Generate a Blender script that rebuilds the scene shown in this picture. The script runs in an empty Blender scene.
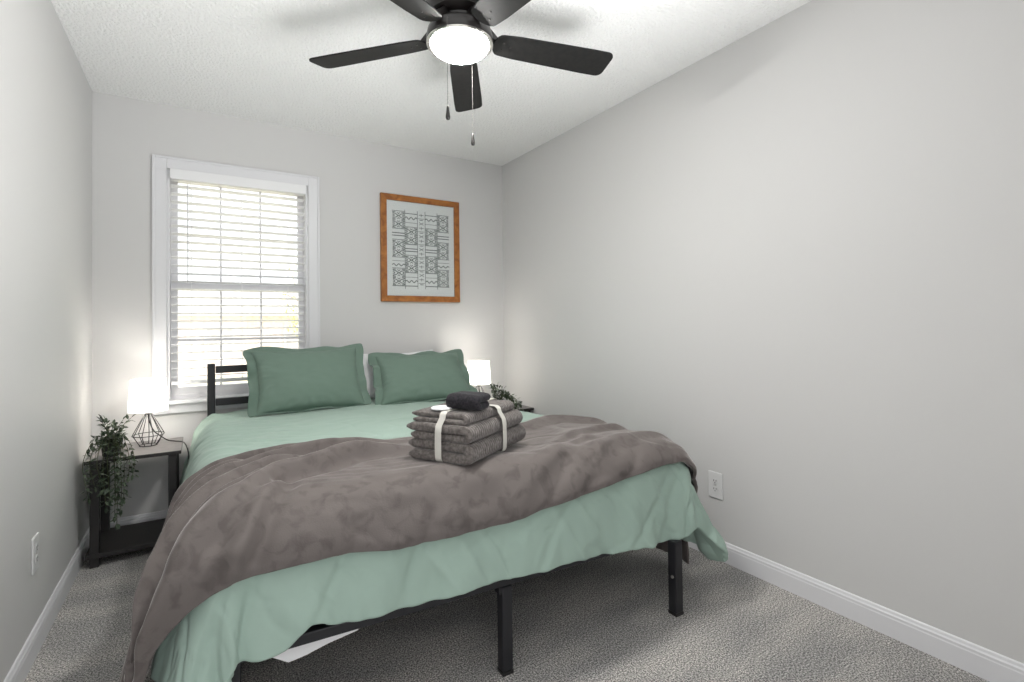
import bpy, bmesh, math, random
import numpy as np
from mathutils import Vector, Matrix, Euler

sc = bpy.context.scene
col = sc.collection
PI = math.pi
rad = math.radians
random.seed(11)

# ------------------------------------------------------------------ camera, world, exposure
W, H, LEN = 2.61, 2.44, 3.76           # room width, height, length (back wall at Y = 0)

def make_camera():
    f, yaw, pit, rol = 499.236, 0.558, 0.0159, -0.012
    F = Vector((math.sin(yaw)*math.cos(pit), math.cos(yaw)*math.cos(pit), math.sin(pit)))
    R = F.cross(Vector((0, 0, 1))).normalized()
    U = R.cross(F)
    R2 = R*math.cos(rol) + U*math.sin(rol)
    U2 = -R*math.sin(rol) + U*math.cos(rol)
    cd = bpy.data.cameras.new('camera')
    cd.sensor_width = 36.0
    cd.sensor_fit = 'HORIZONTAL'
    cd.lens = f*36.0/1024.0
    cd.shift_y = -25.56/1024.0
    cd.clip_start = 0.02
    cam = bpy.data.objects.new('camera', cd)
    M = Matrix((R2, U2, -F)).transposed().to_4x4()
    M.translation = Vector((0.4995, -3.5093, 1.1418))
    cam.matrix_world = M
    col.objects.link(cam)
    sc.camera = cam
make_camera()

world = bpy.data.worlds.new('overcast_sky')
sc.world = world
world.use_nodes = True
world.node_tree.nodes['Background'].inputs[0].default_value = (0.97, 0.98, 1.0, 1)
world.node_tree.nodes['Background'].inputs[1].default_value = 1.6

sun = bpy.data.lights.new('sun', 'SUN'); sun.energy = 4.0; sun.angle = rad(1.5); sun.color = (1.0, 0.97, 0.93)
sun_o = bpy.data.objects.new('sun', sun); col.objects.link(sun_o)
sun_o.rotation_euler = Vector((-0.75, 0.38, -0.85)).to_track_quat('-Z', 'Y').to_euler()

# an added unseen spotlight, aimed up like a bounced flash to brighten the ceiling
fl = bpy.data.lights.new('added_ceiling_fill', 'SPOT'); fl.energy = 172.0; fl.spot_size = rad(113); fl.spot_blend = 1.0; fl.shadow_soft_size = 0.58
fl_o = bpy.data.objects.new('added_ceiling_fill', fl); col.objects.link(fl_o)
fl_o.location = (1.65, -3.12, 0.82)
fl_o.rotation_euler = Vector((-0.42, 0.44, 1.0)).to_track_quat('-Z', 'Y').to_euler()

sc.view_settings.view_transform = 'Standard'
sc.view_settings.look = 'None'
sc.view_settings.gamma = 1.0
sc.view_settings.use_curve_mapping = False
sc.view_settings.exposure = 0.58
FAN_LIGHT = 115.0         # emission of the fan's glass bowl
SHADE_LIGHT = 1.5        # glow of the lamp shades
BULB_GLOW = 60.0        # radiance of the bulb inside each bedside lamp

# ------------------------------------------------------------------ materials
def mat(name, rgb, rough=0.5, spec=0.5, metal=0.0, noise=None, bump=None, sheen=0, emit=None, coat=0, trans=0, alpha=1):
    """noise = (scale, rgb2, contrast lo, hi); bump = (scale, strength, distance)"""
    m = bpy.data.materials.new(name)
    m.use_nodes = True
    nt = m.node_tree
    b = nt.nodes['Principled BSDF']
    b.inputs['Base Color'].default_value = (*rgb, 1)
    b.inputs['Roughness'].default_value = rough
    b.inputs['Specular IOR Level'].default_value = spec
    b.inputs['Metallic'].default_value = metal
    if sheen:
        b.inputs['Sheen Weight'].default_value = sheen
        b.inputs['Sheen Roughness'].default_value = 0.4
    if coat: b.inputs['Coat Weight'].default_value = coat
    if trans: b.inputs['Transmission Weight'].default_value = trans
    if emit:
        b.inputs['Emission Color'].default_value = (*emit[0], 1)
        b.inputs['Emission Strength'].default_value = emit[1]
    tc = nt.nodes.new('ShaderNodeTexCoord')
    if noise:
        n = nt.nodes.new('ShaderNodeTexNoise')
        n.inputs['Scale'].default_value = noise[0]
        n.inputs['Detail'].default_value = 4
        nt.links.new(tc.outputs['Object'], n.inputs['Vector'])
        r = nt.nodes.new('ShaderNodeValToRGB')
        r.color_ramp.elements[0].position = noise[2]
        r.color_ramp.elements[1].position = noise[3]
        r.color_ramp.elements[0].color = (*rgb, 1)
        r.color_ramp.elements[1].color = (*noise[1], 1)
        nt.links.new(n.outputs['Fac'], r.inputs['Fac'])
        nt.links.new(r.outputs['Color'], b.inputs['Base Color'])
    if bump:
        n2 = nt.nodes.new('ShaderNodeTexNoise')
        n2.inputs['Scale'].default_value = bump[0]
        n2.inputs['Detail'].default_value = 3
        nt.links.new(tc.outputs['Object'], n2.inputs['Vector'])
        bp = nt.nodes.new('ShaderNodeBump')
        bp.inputs['Strength'].default_value = bump[1]
        bp.inputs['Distance'].default_value = bump[2]
        nt.links.new(n2.outputs['Fac'], bp.inputs['Height'])
        nt.links.new(bp.outputs['Normal'], b.inputs['Normal'])
    return m

def carpet_material():
    m = bpy.data.materials.new('grey_carpet')
    m.use_nodes = True
    nt = m.node_tree; N = nt.nodes; L = nt.links
    b = N['Principled BSDF']
    b.inputs['Roughness'].default_value = 1.0
    b.inputs['Specular IOR Level'].default_value = 0.1
    b.inputs['Sheen Weight'].default_value = 0.15
    tc = N.new('ShaderNodeTexCoord')
    v = N.new('ShaderNodeTexNoise'); v.inputs['Scale'].default_value = 190; v.inputs['Detail'].default_value = 3; v.inputs['Roughness'].default_value = 0.7
    L.new(tc.outputs['Object'], v.inputs['Vector'])
    r = N.new('ShaderNodeValToRGB')
    e = r.color_ramp.elements
    e[0].position = 0.38; e[0].color = (0.07, 0.068, 0.066, 1)
    e[1].position = 0.64; e[1].color = (0.82, 0.80, 0.775, 1)
    q = r.color_ramp.elements.new(0.50); q.color = (0.33, 0.322, 0.313, 1)
    L.new(v.outputs['Fac'], r.inputs['Fac'])
    # vacuum swaths: broad patches where the pile lies the other way
    mp = N.new('ShaderNodeMapping'); mp.inputs['Rotation'].default_value = (0, 0, 0.6); mp.inputs['Scale'].default_value = (1.3, 3.6, 1)
    L.new(tc.outputs['Object'], mp.inputs['Vector'])
    n = N.new('ShaderNodeTexNoise'); n.inputs['Scale'].default_value = 1.5; n.inputs['Detail'].default_value = 3
    L.new(mp.outputs['Vector'], n.inputs['Vector'])
    r2 = N.new('ShaderNodeValToRGB')
    r2.color_ramp.elements[0].position = 0.40; r2.color_ramp.elements[0].color = (0.82, 0.82, 0.82, 1)
    r2.color_ramp.elements[1].position = 0.62; r2.color_ramp.elements[1].color = (1.15, 1.13, 1.10, 1)
    L.new(n.outputs['Fac'], r2.inputs['Fac'])
    mx = N.new('ShaderNodeMixRGB'); mx.blend_type = 'MULTIPLY'; mx.inputs[0].default_value = 1.0
    L.new(r.outputs['Color'], mx.inputs[1]); L.new(r2.outputs['Color'], mx.inputs[2])
    L.new(mx.outputs['Color'], b.inputs['Base Color'])
    v2 = N.new('ShaderNodeTexNoise'); v2.inputs['Scale'].default_value = 190; v2.inputs['Detail'].default_value = 3
    L.new(tc.outputs['Object'], v2.inputs['Vector'])
    bp = N.new('ShaderNodeBump'); bp.inputs['Strength'].default_value = 0.8; bp.inputs['Distance'].default_value = 0.006
    L.new(v2.outputs['Fac'], bp.inputs['Height'])
    L.new(bp.outputs['Normal'], b.inputs['Normal'])
    return m

def plush_material():
    m = bpy.data.materials.new('taupe_plush')
    m.use_nodes = True
    nt = m.node_tree; N = nt.nodes; L = nt.links
    b = N['Principled BSDF']
    b.inputs['Roughness'].default_value = 0.75
    b.inputs['Specular IOR Level'].default_value = 0.15
    b.inputs['Sheen Weight'].default_value = 0.75
    b.inputs['Sheen Roughness'].default_value = 0.28
    b.inputs['Sheen Tint'].default_value = (0.9, 0.86, 0.84, 1)
    tc = N.new('ShaderNodeTexCoord')
    n = N.new('ShaderNodeTexNoise'); n.inputs['Scale'].default_value = 20.0; n.inputs['Detail'].default_value = 6
    n.inputs['Distortion'].default_value = 0.6
    L.new(tc.outputs['Object'], n.inputs['Vector'])
    r = N.new('ShaderNodeValToRGB')
    r.color_ramp.elements[0].position = 0.36; r.color_ramp.elements[0].color = (0.113, 0.098, 0.093, 1)
    r.color_ramp.elements[1].position = 0.50; r.color_ramp.elements[1].color = (0.148, 0.130, 0.123, 1)
    L.new(n.outputs['Fac'], r.inputs['Fac'])
    L.new(r.outputs['Color'], b.inputs['Base Color'])
    n2 = N.new('ShaderNodeTexNoise'); n2.inputs['Scale'].default_value = 260
    L.new(tc.outputs['Object'], n2.inputs['Vector'])
    bp = N.new('ShaderNodeBump'); bp.inputs['Strength'].default_value = 0.35; bp.inputs['Distance'].default_value = 0.002
    L.new(n2.outputs['Fac'], bp.inputs['Height'])
    L.new(bp.outputs['Normal'], b.inputs['Normal'])
    return m

def towel_material(name, a, c):
    m = mat(name, a, 0.95, 0.1, noise=(90, c, 0.38, 0.65), sheen=0.2)
    nt = m.node_tree; N = nt.nodes; L = nt.links
    b = N['Principled BSDF']
    tc = N.new('ShaderNodeTexCoord')
    w = N.new('ShaderNodeTexWave'); w.wave_type = 'BANDS'; w.bands_direction = 'X'
    w.inputs['Scale'].default_value = 26; w.inputs['Distortion'].default_value = 1.2; w.inputs['Detail'].default_value = 2
    L.new(tc.outputs['Object'], w.inputs['Vector'])
    n = N.new('ShaderNodeTexNoise'); n.inputs['Scale'].default_value = 220
    L.new(tc.outputs['Object'], n.inputs['Vector'])
    ad = N.new('ShaderNodeMath'); ad.operation = 'ADD'
    L.new(w.outputs['Fac'], ad.inputs[0]); L.new(n.outputs['Fac'], ad.inputs[1])
    bp = N.new('ShaderNodeBump'); bp.inputs['Strength'].default_value = 0.6; bp.inputs['Distance'].default_value = 0.003
    L.new(ad.outputs[0], bp.inputs['Height'])
    L.new(bp.outputs['Normal'], b.inputs['Normal'])
    return m

def wood_material():
    m = mat('oak_frame', (0.36, 0.145, 0.035), 0.45, 0.4)
    nt = m.node_tree; N = nt.nodes; L = nt.links
    b = N['Principled BSDF']
    tc = N.new('ShaderNodeTexCoord')
    n = N.new('ShaderNodeTexNoise'); n.inputs['Scale'].default_value = 14; n.inputs['Detail'].default_value = 6
    n.inputs['Distortion'].default_value = 1.0
    L.new(tc.outputs['Object'], n.inputs['Vector'])
    r = N.new('ShaderNodeValToRGB')
    r.color_ramp.elements[0].position = 0.35; r.color_ramp.elements[0].color = (0.25, 0.085, 0.018, 1)
    r.color_ramp.elements[1].position = 0.65; r.color_ramp.elements[1].color = (0.42, 0.165, 0.038, 1)
    L.new(n.outputs['Fac'], r.inputs['Fac']); L.new(r.outputs['Color'], b.inputs['Base Color'])
    return m

def glass_material():
    m = bpy.data.materials.new('clear_glass')
    m.use_nodes = True
    nt = m.node_tree; N = nt.nodes; L = nt.links
    N.remove(N['Principled BSDF'])
    t = N.new('ShaderNodeBsdfTransparent'); t.inputs[0].default_value = (0.97, 0.98, 0.98, 1)
    g = N.new('ShaderNodeBsdfGlossy'); g.inputs['Roughness'].default_value = 0.02
    mx = N.new('ShaderNodeMixShader'); mx.inputs[0].default_value = 0.05
    L.new(t.outputs[0], mx.inputs[1]); L.new(g.outputs[0], mx.inputs[2])
    L.new(mx.outputs[0], N['Material Output'].inputs[0])
    return m

def shade_material():
    m = bpy.data.materials.new('white_shade_fabric')
    m.use_nodes = True
    nt = m.node_tree; N = nt.nodes; L = nt.links
    N.remove(N['Principled BSDF'])
    d = N.new('ShaderNodeBsdfDiffuse'); d.inputs[0].default_value = (0.85, 0.84, 0.82, 1)
    t = N.new('ShaderNodeBsdfTranslucent'); t.inputs[0].default_value = (0.85, 0.83, 0.80, 1)
    mx = N.new('ShaderNodeMixShader'); mx.inputs[0].default_value = 0.5
    L.new(d.outputs[0], mx.inputs[1]); L.new(t.outputs[0], mx.inputs[2])
    e = N.new('ShaderNodeEmission'); e.inputs[0].default_value = (1.0, 0.97, 0.92, 1); e.inputs[1].default_value = SHADE_LIGHT
    ad = N.new('ShaderNodeAddShader')
    L.new(mx.outputs[0], ad.inputs[0]); L.new(e.outputs[0], ad.inputs[1])
    L.new(ad.outputs[0], N['Material Output'].inputs[0])
    return m

M = {}
M['wall'] = mat('wall_paint', (0.612, 0.608, 0.603), 0.60, 0.22, bump=(140, 0.05, 0.002))
M['ceiling'] = mat('textured_ceiling', (0.90, 0.90, 0.895), 0.9, 0.2, bump=(75, 1.0, 0.013))
M['trim'] = mat('white_trim', (0.70, 0.70, 0.72), 0.35, 0.4)
M['blind'] = mat('white_blind', (0.80, 0.80, 0.81), 0.45, 0.4)
M['carpet'] = carpet_material()
M['comforter'] = mat('sage_comforter', (0.345, 0.455, 0.395), 0.85, 0.15, bump=(420, 0.15, 0.001), sheen=0.15)
M['sham'] = mat('sage_sham', (0.155, 0.222, 0.182), 0.85, 0.15, bump=(420, 0.15, 0.001), sheen=0.12)
M['white_cloth'] = mat('white_cotton', (0.82, 0.82, 0.83), 0.85, 0.15, bump=(300, 0.1, 0.001))
M['plush'] = plush_material()
M['towel'] = towel_material('grey_towel', (0.105, 0.093, 0.087), (0.185, 0.168, 0.158))
M['black_cloth'] = mat('black_cloth', (0.016, 0.015, 0.018), 0.9, 0.15, noise=(120, (0.032, 0.030, 0.034), 0.4, 0.65), bump=(200, 0.4, 0.002), sheen=0.1)
M['ribbon'] = mat('cream_ribbon', (0.58, 0.565, 0.52), 0.8, 0.2, bump=(300, 0.2, 0.001))
M['bed_metal'] = mat('black_bed_metal', (0.018, 0.018, 0.021), 0.45, 0.4)
M['table_top'] = mat('espresso_top_lamplit', (0.105, 0.097, 0.096), 0.32, 0.5, noise=(30, (0.125, 0.116, 0.114), 0.4, 0.6))  # lighter than the table body: lamplight on the top put into the colour
M['table'] = mat('espresso_table', (0.022, 0.020, 0.020), 0.5, 0.4)
M['black_wire'] = mat('black_wire', (0.015, 0.014, 0.014), 0.4, 0.5)
M['fan_dark'] = mat('fan_bronze', (0.011, 0.0095, 0.009), 0.30, 0.5)
M['fan_blade'] = mat('fan_blade_black', (0.007, 0.007, 0.007), 0.55, 0.25, noise=(50, (0.011, 0.0105, 0.010), 0.4, 0.6))
M['steel'] = mat('brushed_steel', (0.6, 0.58, 0.55), 0.3, 0.5, metal=1.0)
M['chain'] = mat('dull_chain', (0.10, 0.095, 0.09), 0.6, 0.2)
M['fan_glass'] = mat('lit_frosted_glass', (0.9, 0.9, 0.88), 0.4, 0.5, emit=((1.0, 0.985, 0.955), FAN_LIGHT))
M['shade'] = shade_material()
M['bulb'] = mat('lit_bulb', (0.9, 0.9, 0.9), 0.4, emit=((1.0, 0.94, 0.86), BULB_GLOW))
M['oak'] = wood_material()
M['paper'] = mat('print_paper', (0.74, 0.75, 0.745), 0.6, 0.3)
M['ink'] = mat('print_ink', (0.15, 0.165, 0.162), 0.7, 0.2)
M['art_glass'] = glass_material()
M['leaf'] = mat('dark_leaf', (0.026, 0.044, 0.024), 0.45, 0.4, noise=(60, (0.125, 0.155, 0.105), 0.42, 0.66))
M['stem'] = mat('leaf_stem', (0.06, 0.075, 0.03), 0.6, 0.3)
M['pot'] = mat('dark_pot', (0.03, 0.03, 0.03), 0.6, 0.3)
M['plastic'] = mat('white_plastic', (0.68, 0.68, 0.68), 0.35, 0.5)
M['slot'] = mat('dark_slot', (0.02, 0.02, 0.02), 0.6, 0.3)
M['brick'] = mat('pale_brick', (0.80, 0.66, 0.60), 0.9, 0.1, noise=(6, (0.86, 0.76, 0.72), 0.4, 0.6))
M['roofing'] = mat('grey_shingle', (0.50, 0.47, 0.46), 0.9, 0.1, noise=(5, (0.6, 0.57, 0.55), 0.4, 0.6))
M['lawn'] = mat('dry_lawn', (0.55, 0.52, 0.36), 0.95, 0.1, noise=(3, (0.66, 0.60, 0.44), 0.4, 0.6))
M['yellow_leaf'] = mat('autumn_leaf', (0.62, 0.62, 0.22), 0.7, 0.2, noise=(3, (0.72, 0.62, 0.30), 0.4, 0.6))
M['bark'] = mat('bark', (0.30, 0.25, 0.21), 0.9, 0.1)

# ------------------------------------------------------------------ object helpers
def link(name, me, material=None, parent=None, smooth=False):
    o = bpy.data.objects.new(name, me)
    col.objects.link(o)
    if material: me.materials.append(material)
    if parent: o.parent = parent
    if smooth:
        me.polygons.foreach_set('use_smooth', [True]*len(me.polygons))
    return o

def tag(o, label=None, cat=None, group=None, kind=None):
    if label: o['label'] = label
    if cat: o['category'] = cat
    if group: o['group'] = group
    if kind: o['kind'] = kind
    return o

def empty(name, loc=(0, 0, 0), rz=0.0):
    o = bpy.data.objects.new(name, None)
    o.empty_display_size = 0.05
    col.objects.link(o)
    o.location = loc
    o.rotation_euler = (0, 0, rz)
    return o

class MB:
    """collects shapes into ONE mesh"""
    def __init__(self): self.v = []; self.f = []
    def add(self, verts, faces):
        n = len(self.v)
        self.v += [tuple(p) for p in verts]
        self.f += [tuple(i+n for i in f) for f in faces]
        return self
    def box(self, a, b, rot=None, at=(0, 0, 0)):
        x0, y0, z0 = a; x1, y1, z1 = b
        vs = [(x0,y0,z0),(x1,y0,z0),(x1,y1,z0),(x0,y1,z0),(x0,y0,z1),(x1,y0,z1),(x1,y1,z1),(x0,y1,z1)]
        if rot is not None: vs = [tuple(rot @ Vector(p) + Vector(at)) for p in vs]
        return self.add(vs, [(3,2,1,0),(4,5,6,7),(0,1,5,4),(1,2,6,5),(2,3,7,6),(3,0,4,7)])
    def lathe(self, prof, n=32, at=(0, 0, 0), caps=True):
        vs = []; fs = []
        for r, z in prof:
            for k in range(n):
                a = 2*PI*k/n
                vs.append((at[0]+r*math.cos(a), at[1]+r*math.sin(a), at[2]+z))
        for j in range(len(prof)-1):
            for k in range(n):
                k2 = (k+1) % n
                fs.append((j*n+k, j*n+k2, (j+1)*n+k2, (j+1)*n+k))
        if caps:
            fs.append(tuple(range(n-1, -1, -1)))
            m = (len(prof)-1)*n
            fs.append(tuple(m+k for k in range(n)))
        return self.add(vs, fs)
    def tube(self, pts, r, n=8, closed=False):
        P = [Vector(p) for p in pts]; m = len(P)
        rs = r if isinstance(r, (list, tuple)) else [r]*m
        vs = []; fs = []
        up = Vector((0, 0, 1))
        prev = None
        for i, p in enumerate(P):
            if closed: t = (P[(i+1) % m] - P[i-1]).normalized()
            else: t = (P[min(i+1, m-1)] - P[max(i-1, 0)]).normalized()
            if prev is None:
                a = t.cross(up)
                if a.length < 1e-4: a = t.cross(Vector((1, 0, 0)))
            else:
                a = prev - t*prev.dot(t)
            a.normalize(); prev = a.copy()
            b = t.cross(a)
            for k in range(n):
                q = 2*PI*k/n
                vs.append(tuple(p + (a*math.cos(q) + b*math.sin(q))*rs[i]))
        for i in range(m if closed else m-1):
            i2 = (i+1) % m
            for k in range(n):
                k2 = (k+1) % n
                fs.append((i*n+k, i*n+k2, i2*n+k2, i2*n+k))
        if not closed:
            fs.append(tuple(range(n-1, -1, -1)))
            fs.append(tuple((m-1)*n+k for k in range(n)))
        return self.add(vs, fs)
    def prism(self, outline, z0, z1):
        n = len(outline)
        vs = [(x, y, z0) for x, y in outline] + [(x, y, z1) for x, y in outline]
        fs = [tuple(range(n-1, -1, -1)), tuple(range(n, 2*n))]
        for k in range(n):
            k2 = (k+1) % n
            fs.append((k, k2, n+k2, n+k))
        return self.add(vs, fs)
    def build(self, name, material, parent=None, smooth=False, bevel=0.0, seg=2, angle=None):
        me = bpy.data.meshes.new(name)
        me.from_pydata(self.v, [], self.f)
        bm = bmesh.new(); bm.from_mesh(me)
        bmesh.ops.recalc_face_normals(bm, faces=bm.faces)
        bm.to_mesh(me); bm.free()
        o = link(name, me, material, parent, smooth)
        if bevel:
            md = o.modifiers.new('bevel', 'BEVEL'); md.width = bevel; md.segments = seg; md.limit_method = 'ANGLE'
        if angle:
            md = o.modifiers.new('split', 'EDGE_SPLIT'); md.split_angle = rad(angle)
        return o

def grid_mesh(P, closed_u=False):
    """P: (nu, nv, 3) array -> verts, faces"""
    nu, nv, _ = P.shape
    vs = P.reshape(-1, 3).tolist()
    fs = []
    for i in range(nu-1 + (1 if closed_u else 0)):
        i2 = (i+1) % nu
        for j in range(nv-1):
            fs.append((i*nv+j, i2*nv+j, i2*nv+j+1, i*nv+j+1))
    return vs, fs

def copy_tree(o, parent=None):
    c = o.copy(); col.objects.link(c)
    if parent is not None: c.parent = parent
    for ch in list(o.children):
        copy_tree(ch, c)
    return c

# ------------------------------------------------------------------ the room
def structure(o): o['kind'] = 'structure'; return o

structure(MB().box((-0.12, -LEN, -0.1), (W+0.12, 0.14, 0.0)).build('floor', M['carpet']))
structure(MB().box((-0.12, -LEN, H), (W+0.12, 0.14, H+0.1)).build('ceiling', M['ceiling']))
structure(MB().box((-0.12, -LEN, 0), (0, 0, H)).build('wall_left', M['wall']))
structure(MB().box((W, -LEN, 0), (W+0.12, 0, H)).build('wall_right', M['wall']))
DX0, DX1, DZ = 0.04, 1.02, 2.05               # unseen doorway behind the camera, opening sized to limit incoming sky light
structure(MB().box((-0.12, -LEN-0.12, 0), (DX0, -LEN, H)).box((DX1, -LEN-0.12, 0), (W+0.12, -LEN, H)).box((DX0, -LEN-0.12, DZ), (DX1, -LEN, H)).build('wall_front', M['wall']))
WX0, WX1, WZ0, WZ1 = 0.335, 1.105, 0.72, 2.065      # window opening
b = MB()
b.box((-0.12, 0, 0), (WX0, 0.14, H)).box((WX1, 0, 0), (W+0.12, 0.14, H))
b.box((WX0, 0, 0), (WX1, 0.14, WZ0)).box((WX0, 0, WZ1), (WX1, 0.14, H))
structure(b.build('wall_back', M['wall']))

def baseboard(name, p0, p1, inward):
    """profile swept from p0 to p1 on the floor, moulded top"""
    prof = [(0, 0), (0.013, 0), (0.013, 0.066), (0.0115, 0.070), (0.0115, 0.078), (0.008, 0.083), (0.006, 0.091), (0.003, 0.094), (0, 0.094)]
    n = len(prof); vs = []
    for p in (p0, p1):
        for d, z in prof: vs.append((p[0]+inward[0]*d, p[1]+inward[1]*d, z))
    fs = [tuple(range(n)), tuple(range(2*n-1, n-1, -1))]
    for k in range(n): fs.append((k, (k+1) % n, n+(k+1) % n, n+k))
    structure(MB().add(vs, fs).build(name, M['trim']))
baseboard('baseboard_back', (0.0, 0), (W, 0), (0, -1))
baseboard('baseboard_left', (0, -LEN), (0, -0.0135), (1, 0))
baseboard('baseboard_right', (W, -LEN), (W, -0.0135), (-1, 0))

# the window: casing, jamb, stool, apron, two sashes with their panes
win = empty('window_1', (0, 0, 0)); structure(win)
b = MB()
CO = 0.0695
for x0, x1 in ((WX0-CO, WX0), (WX1, WX1+CO)):
    b.box((x0, -0.016, 0.722), (x1, -0.0002, WZ1+CO))
    e0, e1 = (x0, x0+0.014) if x0 < 0.6 else (x1-0.014, x1)
    b.box((e0, -0.022, 0.722), (e1, -0.016, WZ1+CO))
b.box((WX0, -0.016, WZ1), (WX1, -0.0002, WZ1+CO))
b.box((WX0-CO+0.014, -0.022, WZ1+CO-0.014), (WX1+CO-0.014, -0.016, WZ1+CO))
b.build('window_casing', M['trim'], win, bevel=0.003)
b = MB()
b.box((WX0, 0.0, WZ0), (WX0+0.014, 0.138, WZ1)).box((WX1-0.014, 0.0, WZ0), (WX1, 0.138, WZ1))
b.box((WX0+0.014, 0.0, WZ1-0.012), (WX1-0.014, 0.138, WZ1)).box((WX0+0.014, 0.06, WZ0), (WX1-0.014, 0.138, WZ0+0.022))
b.build('window_jamb', M['trim'], win)
MB().box((WX0-CO-0.02, -0.045, 0.698), (WX1+CO+0.02, 0.06, 0.7215)).build('window_stool', M['trim'], win, bevel=0.005)
MB().box((WX0-CO, -0.018, 0.645), (WX1+CO, -0.0002, 0.6975)).build('window_apron', M['trim'], win, bevel=0.003)

def sash(name, y0, y1, z0, z1, midz):
    x0, x1, st = WX0+0.0145, WX1-0.0145, 0.036
    b = MB()
    b.box((x0, y0, z0), (x0+st, y1, z1)).box((x1-st, y0, z0), (x1, y1, z1))
    b.box((x0+st, y0, z0), (x1-st, y1, z0+0.042)).box((x0+st, y0, z1-0.036), (x1-st, y1, z1))
    for k in (1, 2):
        xm = x0+st + (x1-x0-2*st)*k/3
        b.box((xm-0.006, y0+0.006, z0+0.042), (xm+0.006, y1-0.006, z1-0.036))
    b.box((x0+st, y0+0.007, midz-0.008), (x1-st, y1-0.007, midz+0.008))
    s = b.build(name, M['trim'], win)
    MB().box((x0+st, (y0+y1)/2-0.002, z0+0.042), (x1-st, (y0+y1)/2+0.002, z1-0.036)).build('window_pane', M['art_glass'], s)
sash('lower_sash', 0.066, 0.094, WZ0+0.0225, 1.405, 1.065)
sash('upper_sash', 0.0945, 0.122, 1.370, WZ1-0.0125, 1.70)

# ------------------------------------------------------------------ blind in the window
bl = empty('window_blind', (0.72, 0.03, WZ1-0.014))
tag(bl, 'white horizontal slat blind with its slats open in the bedroom window', 'blind')
def blpart(b, name, m, **k):
    b.v = [(x-0.72, y-0.03, z-(WZ1-0.014)) for x, y, z in b.v]
    return b.build(name, m, bl, **k)
blpart(MB().box((WX0+0.0155, -0.028, 2.006), (WX1-0.0155, -0.016, 2.0645)), 'valance', M['blind'], bevel=0.002)
blpart(MB().box((WX0+0.02, 0.005, 2.010), (WX1-0.02, 0.055, 2.050)), 'headrail', M['blind'])
b = MB()
zt, zb_, n_sl = 1.975, 0.850, 25
tl = rad(9)
for i in range(n_sl):
    z = zt + (zb_-zt)*i/(n_sl-1)
    prof = []
    for k in range(7):                       # slightly crowned slat, room edge up
        u = -1 + 2*k/6
        y = u*0.0245; c = 0.0022*(1-u*u)
        prof.append((0.03 + y*math.cos(tl), z - y*math.sin(tl) + c))
    n = len(prof); vs = []
    for x in (WX0+0.019, WX1-0.019):
        for y, zz in prof: vs.append((x, y, zz-0.0014))
        for y, zz in reversed(prof): vs.append((x, y, zz+0.0014))
    m = 2*n
    fs = [tuple(range(m)), tuple(range(2*m-1, m-1, -1))] + [(k, (k+1) % m, m+(k+1) % m, m+k) for k in range(m)]
    b.add(vs, fs)
blpart(b, 'slats', M['blind'])
blpart(MB().box((WX0+0.019, 0.008, 0.806), (WX1-0.019, 0.052, 0.826)), 'bottom_rail', M['blind'], bevel=0.003)
b = MB()
for x in (0.455, 0.72, 0.985):
    for y in (0.004, 0.056):
        b.tube([(x, y, 2.01), (x, y, 0.815)], 0.0011, 5)
blpart(b, 'ladder_cords', M['blind'])
blpart(MB().tube([(0.437, -0.008, 1.985), (0.437, -0.010, 1.40)], 0.0035, 8), 'tilt_wand', M['plastic'])

# ------------------------------------------------------------------ outside the window (seen between the slats)
structure(MB().box((-40, 0.9, -1.2), (50, 60, -0.9)).build('ground', M['lawn']))
def house(x, y, w, d, h, rise, label, rot):
    r = empty('house', (x, y, -0.9), rot)
    tag(r, label, 'house', )
    MB().box((-w/2, -d/2, 0), (w/2, d/2, h)).build('house_wall', M['brick'], r)
    b = MB()
    o = 0.4
    vs = [(-w/2-o,-d/2-o,h),(w/2+o,-d/2-o,h),(w/2+o,d/2+o,h),(-w/2-o,d/2+o,h),(-w/2-o,0,h+rise),(w/2+o,0,h+rise)]
    b.add(vs, [(0,1,5,4),(2,3,4,5),(3,0,4),(1,2,5),(3,2,1,0)])
    b.build('house_roof', M['roofing'], r)
    for k in range(3):
        xx = -w/2 + w*(k+0.5)/3
        f = MB().box((xx-0.55, -d/2-0.06, 0.9), (xx+0.55, -d/2-0.001, 2.1)).build('house_window', M['trim'], r)
        MB().box((xx-0.45, -d/2-0.07, 1.0), (xx+0.45, -d/2-0.061, 2.0)).build('pane', M['roofing'], f)
house(1.0, 24, 9, 7, 2.5, 1.5, 'pale brick house across the lawn, seen low between the blind slats', 0.05)
def tree():
    r = empty('tree', (3.6, 13, -0.9))
    tag(r, 'thin yellow leaved tree outside, at the right of the window', 'tree')
    b = MB().tube([(0, 0, 0), (0.05, 0, 1.3), (0.0, 0.1, 2.4), (0.1, 0, 4.0)], [0.11, 0.09, 0.07, 0.02], 8)
    rr = random.Random(5)
    tips = []
    for k in range(16):
        z = 1.4 + 2.3*k/16; a = rr.uniform(0, 2*PI); l = rr.uniform(0.7, 1.3)
        p = (l*math.cos(a), l*math.sin(a), z+l*0.6)
        b.tube([(0.03, 0, z), (p[0]*0.5, p[1]*0.5, z+l*0.35), p], [0.035, 0.022, 0.008], 5); tips.append(p)
    b.build('trunk', M['bark'], r, smooth=True)
    f = MB()
    for k in range(900):
        p = rr.choice(tips); t = rr.uniform(0.4, 1.1)
        c = Vector((p[0]*t, p[1]*t, 1.6+(p[2]-1.6)*t)) + Vector((rr.gauss(0, .16), rr.gauss(0, .16), rr.gauss(0, .16)))
        e = Euler((rr.uniform(0, 6), rr.uniform(0, 6), rr.uniform(0, 6))).to_matrix()
        f.add([tuple(c + e @ Vector(q)) for q in ((-.05, 0, 0), (0, -.03, .006), (.05, 0, 0), (0, .03, .006))], [(0, 1, 2, 3)])
    f.build('foliage', M['yellow_leaf'], r)
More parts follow.
